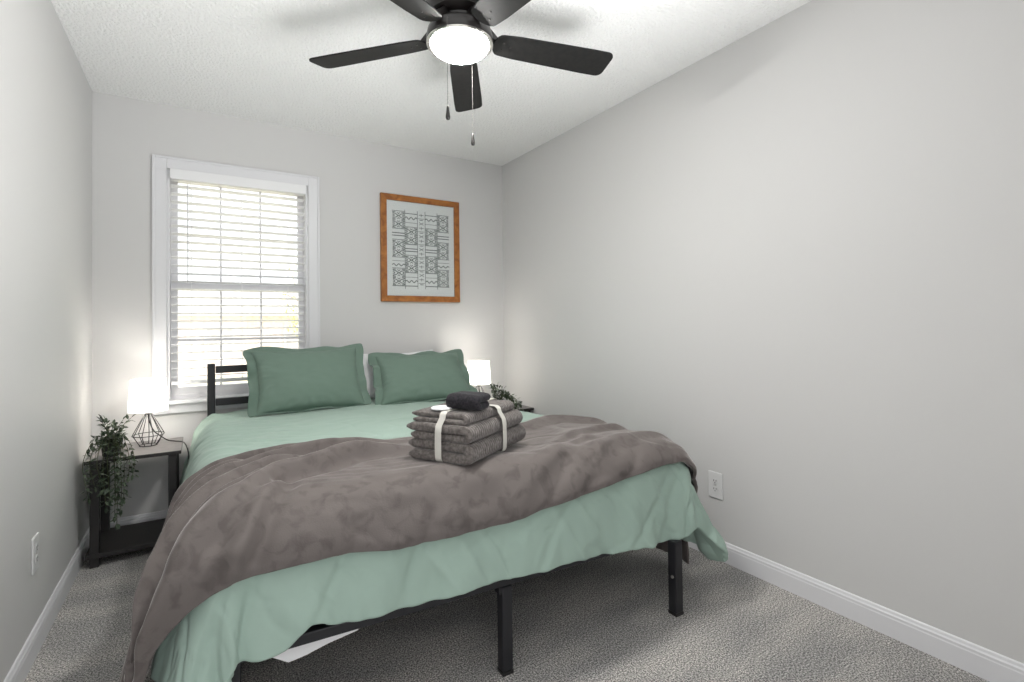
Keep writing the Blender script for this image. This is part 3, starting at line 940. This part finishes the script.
for along in (True, False):
    o = ribbon_loop(along).build('band', M['ribbon'], rib, smooth=True)
    o.modifiers.new('split', 'EDGE_SPLIT').split_angle = rad(60)
    if not along: o.location = (0, 0, 0.0008)

def bundle_point(lx, ly, lz):
    c, s_ = math.cos(TWA), math.sin(TWA)
    return (TWX+lx*c-ly*s_, TWY+lx*s_+ly*c, base_z+lz)
make_towel('washcloth', 'small black folded washcloth on top of the grey towel bundle', M['black_cloth'], bundle_point(-0.088, -0.048, stack_h+0.0045), -rad(58), 0.130, 0.098, 0.026, 9, cat='washcloth')
o = MB().lathe([(0.030, 0), (0.037, 0.002), (0.0375, 0.0055), (0.034, 0.008), (0.010, 0.0085)], 28).build('cotton_pad', M['white_cloth'], None, smooth=True)
o.location = bundle_point(-0.135, 0.030, stack_h+0.0045)
tag(o, 'round white pad beside the black washcloth on the towel bundle', 'pad')

# ------------------------------------------------------------------ bedside tables
def make_table(x0, label):
    w, d, h = 0.385, 0.372, 0.512
    root = empty('end_table', (x0+w/2, -0.055-d/2, 0))
    tag(root, label, 'table')
    top = MB().box((-w/2, -d/2, h-0.018), (w/2, d/2, h-0.0015)).build('table_top', M['table'], root, bevel=0.0015)
    MB().box((-w/2+0.001, -d/2+0.001, h-0.0014), (w/2-0.001, d/2-0.001, h)).build('lamplit_sheet', M['table_top'], top)  # thin paler sheet: the lamp's light on the dark top, painted in
    lw = 0.036
    for sx in (-1, 1):
        for sy in (-1, 1):
            cx, cy = sx*(w/2-0.030-lw/2+0.010), sy*(d/2-0.012-lw/2)
            MB().box((cx-lw/2, cy-lw/2, 0), (cx+lw/2, cy+lw/2, h-0.0185)).build('leg', M['table'], root, bevel=0.002)
    MB().box((-w/2+0.004, -d/2+0.004, 0.045), (w/2-0.004, d/2-0.004, 0.066)).build('shelf', M['table'], root, bevel=0.0015)
    return root
make_table(0.030, 'dark square bedside table with a lower shelf in the corner under the window')
make_table(2.222, 'dark bedside table between the bed and the right wall')

# ------------------------------------------------------------------ lamps
def make_lamp(loc, label, cord_dir):
    root = empty('table_lamp', loc)
    tag(root, label, 'lamp')
    b = MB()
    n = 9
    zb, zm, zt_, rb, rm, rt = 0.003, 0.058, 0.172, 0.040, 0.071, 0.014
    for k in range(n):
        a = 2*PI*k/n+0.2
        c, s_ = math.cos(a), math.sin(a)
        b.tube([(rb*c, rb*s_, zb), (rm*c, rm*s_, zm), (rt*c, rt*s_, zt_)], 0.0021, 6)
    for r, z in ((rb, zb), (rm, zm), (rt, zt_)):
        b.tube([(r*math.cos(2*PI*k/36), r*math.sin(2*PI*k/36), z) for k in range(36)], 0.0021, 6, closed=True)
    b.build('wire_cage', M['black_wire'], root, smooth=True)
    MB().lathe([(0.010, 0.166), (0.015, 0.170), (0.017, 0.186), (0.013, 0.190), (0.013, 0.215), (0.011, 0.222)], 20).build('socket', M['black_wire'], root, smooth=True, angle=40)
    r0, r1, z0, z1 = 0.089, 0.079, 0.186, 0.352
    sh = MB().lathe([(r0, z0), (r1, z1), (r1-0.0015, z1), (r0-0.0015, z0), (r0, z0)], 48, caps=False).build('lamp_shade', M['shade'], root, smooth=True, angle=40)
    fr = MB()
    for r, z in ((r0-0.003, z0+0.002), (r1-0.003, z1-0.002)):
        fr.tube([(r*math.cos(2*PI*k/40), r*math.sin(2*PI*k/40), z) for k in range(40)], 0.0014, 5, closed=True)
    for k in range(3):
        a = 2*PI*k/3
        fr.tube([(0.016*math.cos(a), 0.016*math.sin(a), 0.214), ((r0-0.003)*math.cos(a), (r0-0.003)*math.sin(a), z0+0.002), ((r1-0.003)*math.cos(a), (r1-0.003)*math.sin(a), z1-0.002)], 0.0012, 5)
    fr.build('shade_frame', M['trim'], sh, smooth=True)
    MB().lathe([(0.004, 0.2225), (0.013, 0.232), (0.026, 0.262), (0.030, 0.282), (0.024, 0.302), (0.010, 0.312)], 20).build('bulb', M['bulb'], root, smooth=True)
    pts = [(0, 0, 0.166), (0.004, 0.004, 0.13), (0.022, 0.012, 0.075), (0.052, 0.022, 0.040), (0.085, 0.028, 0.012), (0.112, 0.030, 0.0035)]
    if cord_dir: pts = pts+cord_dir
    cb = MB().tube(smooth_path(pts), 0.0032, 7)
    cb.build('cord', M['black_wire'], root, smooth=True)
    return root

def smooth_path(pts, k=5):
    P = [Vector(p) for p in pts]; out = []
    for i in range(len(P)-1):
        p0, p1, p2, p3 = P[max(i-1, 0)], P[i], P[i+1], P[min(i+2, len(P)-1)]
        for j in range(k):
            t = j/k
            out.append(0.5*((2*p1)+(p2-p0)*t+(2*p0-5*p1+4*p2-p3)*t*t+(3*p1-p0-3*p2+p3)*t**3))
    out.append(P[-1])
    return out

make_lamp((0.262, -0.200, 0.5125), 'lit white-shaded lamp with a black wire base, on the left bedside table by the window',
          [(0.145, -0.010, 0.0035), (0.160, -0.05, 0.0035), (0.173, -0.075, -0.015), (0.181, -0.06, -0.06), (0.177, 0.05, -0.15), (0.168, 0.145, -0.30), (0.16, 0.16, -0.49)])
make_lamp((2.252, -0.225, 0.5125), 'lit white-shaded lamp beside the right wall, partly behind the sage pillow', None)

# ------------------------------------------------------------------ plants
LEAF = [(0, 0), (0.22, 0.36), (0.48, 0.5), (0.75, 0.34), (1, 0)]
def leaf_shape(b, base, direc, up, L, Wd):
    d = Vector(direc).normalized(); s_ = d.cross(Vector(up))
    if s_.length < 1e-3: s_ = d.cross(Vector((1, 0, 0)))
    s_.normalize(); n = s_.cross(d)
    vs = []; B = Vector(base)
    for t, w_ in LEAF:
        bend = -0.12*t*t
        c = B+d*(L*t)+n*(L*bend)
        if w_ == 0: vs.append(tuple(c))
        else: vs += [tuple(c+s_*(Wd*w_)+n*(0.10*L*w_)), tuple(c), tuple(c-s_*(Wd*w_)+n*(0.10*L*w_))]
    b.add(vs, [(0, 2, 1), (0, 3, 2), (1, 2, 5, 4), (2, 3, 6, 5), (4, 5, 8, 7), (5, 6, 9, 8), (7, 8, 10), (8, 9, 10)])

def make_plant(loc, label, stems, seed, leaf=0.033, xmin=None, xmax=None):
    rr = random.Random(seed)
    root = empty('potted_plant', loc)
    tag(root, label, 'plant')
    MB().lathe([(0.034, 0), (0.036, 0.002), (0.044, 0.062), (0.046, 0.064), (0.046, 0.070), (0.042, 0.070), (0.040, 0.058), (0.002, 0.058)], 28).build('pot', M['pot'], root, smooth=True, angle=35)
    sb = MB(); fb = MB()
    for path in stems:
        pts = smooth_path(path, 6)
        sb.tube(pts, 0.0013, 5)
        acc = 0.0
        for i in range(1, len(pts)):
            seg = pts[i]-pts[i-1]; acc += seg.length
            if acc > 0.0155:
                acc = 0
                t = seg.normalized()
                for q in range(1 if rr.random() < 0.35 else 2):
                    a = rr.uniform(0, 2*PI)
                    side = t.cross(Vector((math.cos(a), math.sin(a), rr.uniform(-.4, .4))))
                    if side.length < 1e-3: continue
                    side.normalize()
                    d = (side*1.0+t*0.45+Vector((0, 0, rr.uniform(-0.25, 0.35)))).normalized()
                    L = leaf*rr.uniform(0.7, 1.1)
                    tip = pts[i]+d*L
                    wx = tip.x+loc[0]
                    if xmin is not None and wx < xmin: d.x = abs(d.x)
                    if xmax is not None and wx > xmax: d.x = -abs(d.x)
                    if (pts[i]+d*L).y+loc[1] > -0.02: d.y = -abs(d.y)
                    leaf_shape(fb, pts[i]+d*0.004, d, (rr.uniform(-.5, .5), rr.uniform(-.5, .5), 1), L, L*rr.uniform(0.42, 0.55))
        leaf_shape(fb, pts[-1], pts[-1]-pts[-2], (0, 0.3, 1), leaf, leaf*0.45)
    sb.build('stem', M['stem'], root, smooth=True)
    fb.build('foliage', M['leaf'], root, smooth=False)
    return root

rr = random.Random(21)
PL = (0.125, -0.347, 0.5125)
stems = []
for k in range(10):                                  # short upright sprigs
    a = rr.uniform(0, 2*PI); l = rr.uniform(0.03, 0.085); hgt = rr.uniform(0.07, 0.135)
    if k % 3 == 0: l *= 1.1
    stems.append([(0.02*math.cos(a), 0.02*math.sin(a), 0.056), (0.5*l*math.cos(a), 0.5*l*math.sin(a), 0.056+hgt*0.6), (l*math.cos(a), l*math.sin(a), 0.05+hgt)])
for k in range(10):                                  # trailing stems over the front edge
    x = -0.085+0.185*k/9+rr.uniform(-0.008, 0.008)
    ln = rr.uniform(0.06, 0.17)
    if 3 <= k <= 7: ln = rr.uniform(0.12, 0.24)
    yf = -0.375
    e = -0.105-rr.uniform(0.0, 0.03)
    xx = 0.5*x+0.01
    stems.append([(0.2*x, -0.02, 0.057), (0.5*x, -0.05, 0.095+rr.uniform(0, .03)), (0.85*x, e+0.01, 0.055), (x, e-0.010, -0.01), (x*0.95+0.004, e-0.014, -0.5*ln), (x*0.85+0.008, e-0.008, -ln)])
for x, ln in ((0.030, 0.30), (0.022, 0.265), (0.045, 0.24)):
    stems.append([(0.01, -0.02, 0.057), (0.02, -0.06, 0.09), (x, -0.115, 0.05), (x+0.004, -0.128, -0.02), (x+0.008, -0.130, -0.5*ln), (x+0.004, -0.124, -ln)])
make_plant(PL, 'trailing green plant hanging over the front edge of the left bedside table', stems, 4, xmin=0.022)

rr = random.Random(33)
stems = []
for k in range(12):
    a = rr.uniform(0, 2*PI); l = rr.uniform(0.02, 0.075); hgt = rr.uniform(0.06, 0.125)
    stems.append([(0.02*math.cos(a), 0.02*math.sin(a), 0.056), (0.5*l*math.cos(a), 0.5*l*math.sin(a), 0.056+hgt*0.6), (l*math.cos(a), l*math.sin(a), 0.05+hgt)])
for k in range(11):
    a = rad(rr.uniform(-70, 15)); l = rr.uniform(0.12, 0.23)
    stems.append([(0.02*math.cos(a), 0.02*math.sin(a), 0.056), (0.35*l*math.cos(a), 0.35*l*math.sin(a), 0.115), (0.75*l*math.cos(a), 0.75*l*math.sin(a), 0.085), (l*math.cos(a), l*math.sin(a), 0.035)])
make_plant((2.325, -0.365, 0.5125), 'leafy green plant on the right bedside table, peeking over the comforter by the right wall', stems, 6, xmax=2.59)

# ------------------------------------------------------------------ framed print
def make_art():
    x0, x1, z0, z1 = 1.587, 2.203, 1.309, 2.084
    root = empty('framed_print', ((x0+x1)/2, -0.001, (z0+z1)/2))
    tag(root, 'oak framed print of black geometric columns on the back wall above the bed', 'picture')
    w, h = x1-x0, z1-z0
    fw, d = 0.043, 0.026
    b = MB()
    def bar(p):                                     # mitred bar
        vs = [(x, -0.0005, z) for x, z in p]+[(x, -d, z) for x, z in p]
        b.add(vs, [(0, 1, 2, 3), (7, 6, 5, 4), (0, 4, 5, 1), (1, 5, 6, 2), (2, 6, 7, 3), (3, 7, 4, 0)])
    X, Z = w/2, h/2
    bar([(-X, Z), (X, Z), (X-fw, Z-fw), (-X+fw, Z-fw)])
    bar([(-X, -Z), (X, -Z), (X-fw, -Z+fw), (-X+fw, -Z+fw)])
    bar([(-X, -Z), (-X, Z), (-X+fw, Z-fw), (-X+fw, -Z+fw)])
    bar([(X, -Z), (X, Z), (X-fw, Z-fw), (X-fw, -Z+fw)])
    b.build('picture_frame', M['oak'], root, bevel=0.002)
    MB().box((-X+fw, -0.012, -Z+fw), (X-fw, -0.008, Z-fw)).build('paper', M['paper'], root)
    k = MB()
    yb, yt = -0.0121, -0.0126
    def stroke(pts, t):
        for (xa, za), (xb, zb) in zip(pts, pts[1:]):
            dx, dz = xb-xa, zb-za; L = math.hypot(dx, dz)
            if L < 1e-6: continue
            nx, nz = -dz/L*t/2, dx/L*t/2; ex, ez = dx/L*t*0.3, dz/L*t*0.3
            q = [(xa-ex+nx, za-ez+nz), (xb+ex+nx, zb+ez+nz), (xb+ex-nx, zb+ez-nz), (xa-ex-nx, za-ez-nz)]
            vs = [(x, yb, z) for x, z in q]+[(x, yt, z) for x, z in q]
            k.add(vs, [(0, 1, 2, 3), (7, 6, 5, 4), (0, 4, 5, 1), (1, 5, 6, 2), (2, 6, 7, 3), (3, 7, 4, 0)])
    def motif(cx, cz, ww, hh):
        for sx in (-1, 1):
            for sz in (-1, 1):
                stroke([(cx+sx*ww*0.04, cz+sz*hh*0.02), (cx+sx*ww*0.20, cz+sz*hh*0.22), (cx+sx*ww*0.42, cz+sz*hh*0.30), (cx+sx*ww*0.46, cz+sz*hh*0.44), (cx+sx*ww*0.26, cz+sz*hh*0.46)], 0.0065)
                stroke([(cx+sx*ww*0.32, cz+sz*hh*0.04), (cx+sx*ww*0.47, cz+sz*hh*0.14)], 0.006)
        stroke([(cx-ww*0.10, cz+hh*0.42), (cx, cz+hh*0.24), (cx+ww*0.10, cz+hh*0.42)], 0.005)
        stroke([(cx-ww*0.10, cz-hh*0.42), (cx, cz-hh*0.24), (cx+ww*0.10, cz-hh*0.42)], 0.005)
        stroke([(cx-ww*0.1, cz), (cx+ww*0.1, cz)], 0.006)
    def wave(xa, xb, z, amp):
        stroke([(xa+(xb-xa)*i/16, z+amp*math.sin(2*PI*2.5*i/16)) for i in range(17)], 0.0065)
    def line(xa, xb, z, t=0.0035): stroke([(xa, z), (xb, z)], t)
    px0, px1 = -0.222, 0.222
    zt_, zb_ = 0.272, -0.272
    cw = [0.094, 0.094, 0.058, 0.094, 0.094]; gap = (0.444-sum(cw))/4
    xs = []; x = px0
    for c_ in cw: xs.append((x, x+c_)); x += c_+gap
    for i in range(4):
        xm = (xs[i][1]+xs[i+1][0])/2
        stroke([(xm, zt_+0.012), (xm, zb_-0.020)], 0.004)
    for ci in (0, 4):
        xa, xb = xs[ci]; z = zt_
        seq = ['M', 'L', 'M', 'W', 'M'] 
        hs = {'M': 0.128, 'L': 0.080, 'W': 0.080}
        for q in seq:
            line(xa, xb, z, 0.0045)
            hh = hs[q]
            if q == 'M':
                motif((xa+xb)/2, z-hh*0.27, xb-xa, hh*0.44); motif((xa+xb)/2, z-hh*0.74, xb-xa, hh*0.44)
            elif q == 'L':
                line(xa, xb, z-hh*0.40, 0.0065); line(xa, xb, z-hh*0.64, 0.0065)
            else:
                line(xa, xb, z-hh*0.34, 0.003); wave(xa, xb, z-hh*0.70, 0.007)
            z -= hh
        line(xa, xb, z, 0.006)
    for ci in (1, 3):
        xa, xb = xs[ci]; z = zt_-0.012
        hs = {'W': 0.098, 'M': 0.128, 'L': 0.080}
        for q in ['W', 'M', 'L', 'M', 'X']:
            line(xa, xb, z, 0.0055 if q != 'M' else 0.004)
            hh = hs.get(q, 0.098)
            if q == 'M':
                motif((xa+xb)/2, z-hh*0.27, xb-xa, hh*0.44); motif((xa+xb)/2, z-hh*0.74, xb-xa, hh*0.44)
            elif q == 'L':
                line(xa, xb, z-hh*0.40, 0.0065); line(xa, xb, z-hh*0.64, 0.0065)
            elif q == 'W':
                wave(xa, xb, z-hh*0.34, 0.008); line(xa, xb, z-hh*0.68, 0.003)
            else:
                line(xa, xb, z-hh*0.34, 0.003); wave(xa, xb, z-hh*0.66, 0.008)
            z -= hh
        line(xa, xb, z, 0.0065)
    xa, xb = xs[2]; z = zt_; xm = (xa+xb)/2
    i = 0
    while z > zb_+0.01:
        if i % 3 == 0:
            stroke([(xm-0.018, z-0.015), (xm+0.018, z-0.015)], 0.004); stroke([(xm, z-0.006), (xm, z-0.026)], 0.004)
        elif i % 3 == 1:
            line(xa+0.006, xb-0.006, z-0.010, 0.0035); line(xm-0.012, xm+0.012, z-0.020, 0.005)
        else:
            stroke([(xm-0.016, z-0.006), (xm+0.016, z-0.024)], 0.004); stroke([(xm-0.016, z-0.024), (xm+0.016, z-0.006)], 0.004)
        z -= 0.032; i += 1
    k.build('print', M['ink'], root)
    MB().box((-X+fw-0.001, -0.0165, -Z+fw-0.001), (X-fw+0.001, -0.0150, Z-fw+0.001)).build('glazing', M['art_glass'], root)
make_art()

# ------------------------------------------------------------------ ceiling fan
def make_fan():
    root = empty('ceiling_fan', (1.306, -1.88, H))
    tag(root, 'black five blade ceiling fan with a lit white glass bowl', 'ceiling fan')
    z = -H
    MB().lathe([(0.075, 2.4395+z), (0.082, 2.425+z), (0.085, 2.395+z), (0.060, 2.372+z), (0.060, 2.366+z)], 40).build('canopy', M['fan_dark'], root, smooth=True, angle=40)
    MB().lathe([(0.060, 2.3655+z), (0.105, 2.357+z), (0.122, 2.335+z), (0.124, 2.285+z), (0.112, 2.258+z), (0.075, 2.245+z), (0.072, 2.226+z)], 40).build('motor_housing', M['fan_dark'], root, smooth=True, angle=40)
    ring = MB().lathe([(0.070, 2.2255+z), (0.098, 2.222+z), (0.116, 2.208+z), (0.1205, 2.190+z), (0.1205, 2.166+z), (0.116, 2.160+z), (0.108, 2.160+z), (0.108, 2.168+z), (0.030, 2.172+z)], 48, caps=True).build('light_ring', M['fan_dark'], root, smooth=True, angle=40)
    MB().lathe([(0.1215, 2.1655+z), (0.1215, 2.1605+z), (0.1165, 2.1585+z), (0.1085, 2.1585+z), (0.1085, 2.1595+z)], 48, caps=False).build('trim_band', M['steel'], ring, smooth=True, angle=40)
    prof = []
    for k in range(11):
        a = PI/2*k/10
        prof.append((0.1065*math.cos(a) if k < 10 else 0.004, 2.162+z-0.046*math.sin(a)))
    MB().lathe(prof, 48).build('glass_bowl', M['fan_glass'], root, smooth=True, angle=60)
    r0, r1 = 0.128, 0.615
    out = []
    wr, wt = 0.052, 0.066
    for k in range(9):                                   # rounded root
        a = PI/2+PI*k/8
        out.append((r0+0.030+0.030*math.cos(a), wr*0.98*math.sin(a)))
    L0 = [(r0+0.09, -0.057), (r1-0.10, -wt)]
    out += L0
    for k in range(5):
        a = -PI/2+PI/2*k/4; out.append((r1-0.028+0.028*math.cos(a), -wt+0.028+0.028*math.sin(a)))
    for k in range(5):
        a = PI/2*k/4; out.append((r1-0.028+0.028*math.cos(a), wt-0.028+0.028*math.sin(a)))
    out += [(r1-0.10, wt), (r0+0.09, 0.057)]
    pitch = rad(-12)
    for k in range(5):
        a = rad(59.8+72*k)
        mw = Matrix.Rotation(a, 4, 'Z') @ Matrix.Translation((0, 0, 2.188-H)) @ Matrix.Rotation(pitch, 4, 'X')
        bl_ = MB().prism(out, -0.003, 0.003).build('blade', M['fan_blade'], root, bevel=0.0015)
        bl_.matrix_local = mw
        br = MB()
        br.prism([(0.155, -0.030), (0.195, -0.036), (0.215, -0.016), (0.215, 0.016), (0.195, 0.036), (0.155, 0.030), (0.125, 0.016), (0.125, -0.016)], 0.0033, 0.0070)
        br.add([tuple(Matrix.Rotation(-pitch, 3, 'X') @ Vector(p)) for p in [(0.055, -0.014, 0.062), (0.055, 0.014, 0.062), (0.100, 0.014, 0.062), (0.100, -0.014, 0.062),
                (0.135, -0.014, 0.006), (0.135, 0.014, 0.006), (0.155, 0.014, 0.006), (0.155, -0.014, 0.006)]],
               [(0, 1, 2, 3), (4, 7, 6, 5), (3, 2, 6, 7), (0, 4, 5, 1), (0, 3, 7, 4), (1, 5, 6, 2)])
        br.build('blade_bracket', M['fan_dark'], bl_)
        for (x, y) in ((0.165, -0.018), (0.165, 0.018), (0.195, 0.0)):
            MB().lathe([(0.0040, -0.0031), (0.0040, -0.0045), (0.002, -0.0052)], 10, at=(x, y, 0)).build('screw', M['fan_dark'], bl_)
    for (x, y, ztop, zf) in ((1.208-1.306, -1.982+1.88, 2.180, 1.878), (1.409-1.306, -1.778+1.88, 2.180, 1.890)):
        c = MB()
        zz = ztop
        c.tube([(x*0.92, y*0.92, ztop+0.004+z), (x, y, ztop+z), (x, y, zf+z)], 0.0007, 5)
        while zz > zf:
            c.lathe([(0.0004, -0.0016), (0.0012, -0.0006), (0.0012, 0.0006), (0.0004, 0.0016)], 6, at=(x, y, zz+z)); zz -= 0.0052
        ch = c.build('pull_chain', M['chain'], root, smooth=True)
        MB().lathe([(0.0015, 0.002), (0.0040, -0.004), (0.0055, -0.018), (0.0075, -0.034), (0.0078, -0.041), (0.0055, -0.047), (0.001, -0.048)], 16, at=(x, y, zf+z)).build('pull_fob', M['fan_dark'], ch, smooth=True)
make_fan()

# ------------------------------------------------------------------ wall outlets
def make_outlet(loc, rz, label):
    """plate against a wall, facing local -y"""
    root = empty('wall_outlet', loc, rz)
    tag(root, label, 'outlet')
    MB().box((-0.039, -0.0065, -0.0625), (0.039, -0.0002, 0.0625)).build('cover_plate', M['plastic'], root, bevel=0.004, seg=3)
    for s_ in (-1, 1):
        zc = s_*0.0195
        pts = [(0.0165*math.cos(2*PI*k/28), max(-0.0128, min(0.0128, 0.0165*math.sin(2*PI*k/28)))) for k in range(28)]
        vs = [(x, -0.0066, zc+z) for x, z in pts]+[(x, -0.0085, zc+z) for x, z in pts]
        n = 28
        rc = MB().add(vs, [tuple(range(n)), tuple(range(2*n-1, n-1, -1))]+[(k, (k+1) % n, n+(k+1) % n, n+k) for k in range(n)]).build('receptacle', M['plastic'], root)
        b = MB()
        b.box((-0.0078, -0.0089, zc-0.001), (-0.0052, -0.0086, zc+0.0075)).box((0.0052, -0.0089, zc+0.000), (0.0078, -0.0089+0.0003, zc+0.0075))
        b.box((-0.0022, -0.0089, zc-0.0085), (0.0022, -0.0086, zc-0.0045))
        b.build('slots', M['slot'], rc)
    MB().box((-0.003, -0.0072, -0.003), (0.003, -0.0066, 0.003)).build('screw', M['steel'], root, bevel=0.001)
make_outlet((W, -1.970, 0.350), -PI/2, 'white double outlet on the right wall beyond the foot of the bed')
make_outlet((0, -1.107, 0.350), PI/2, 'white double outlet on the left wall near the bedside table')
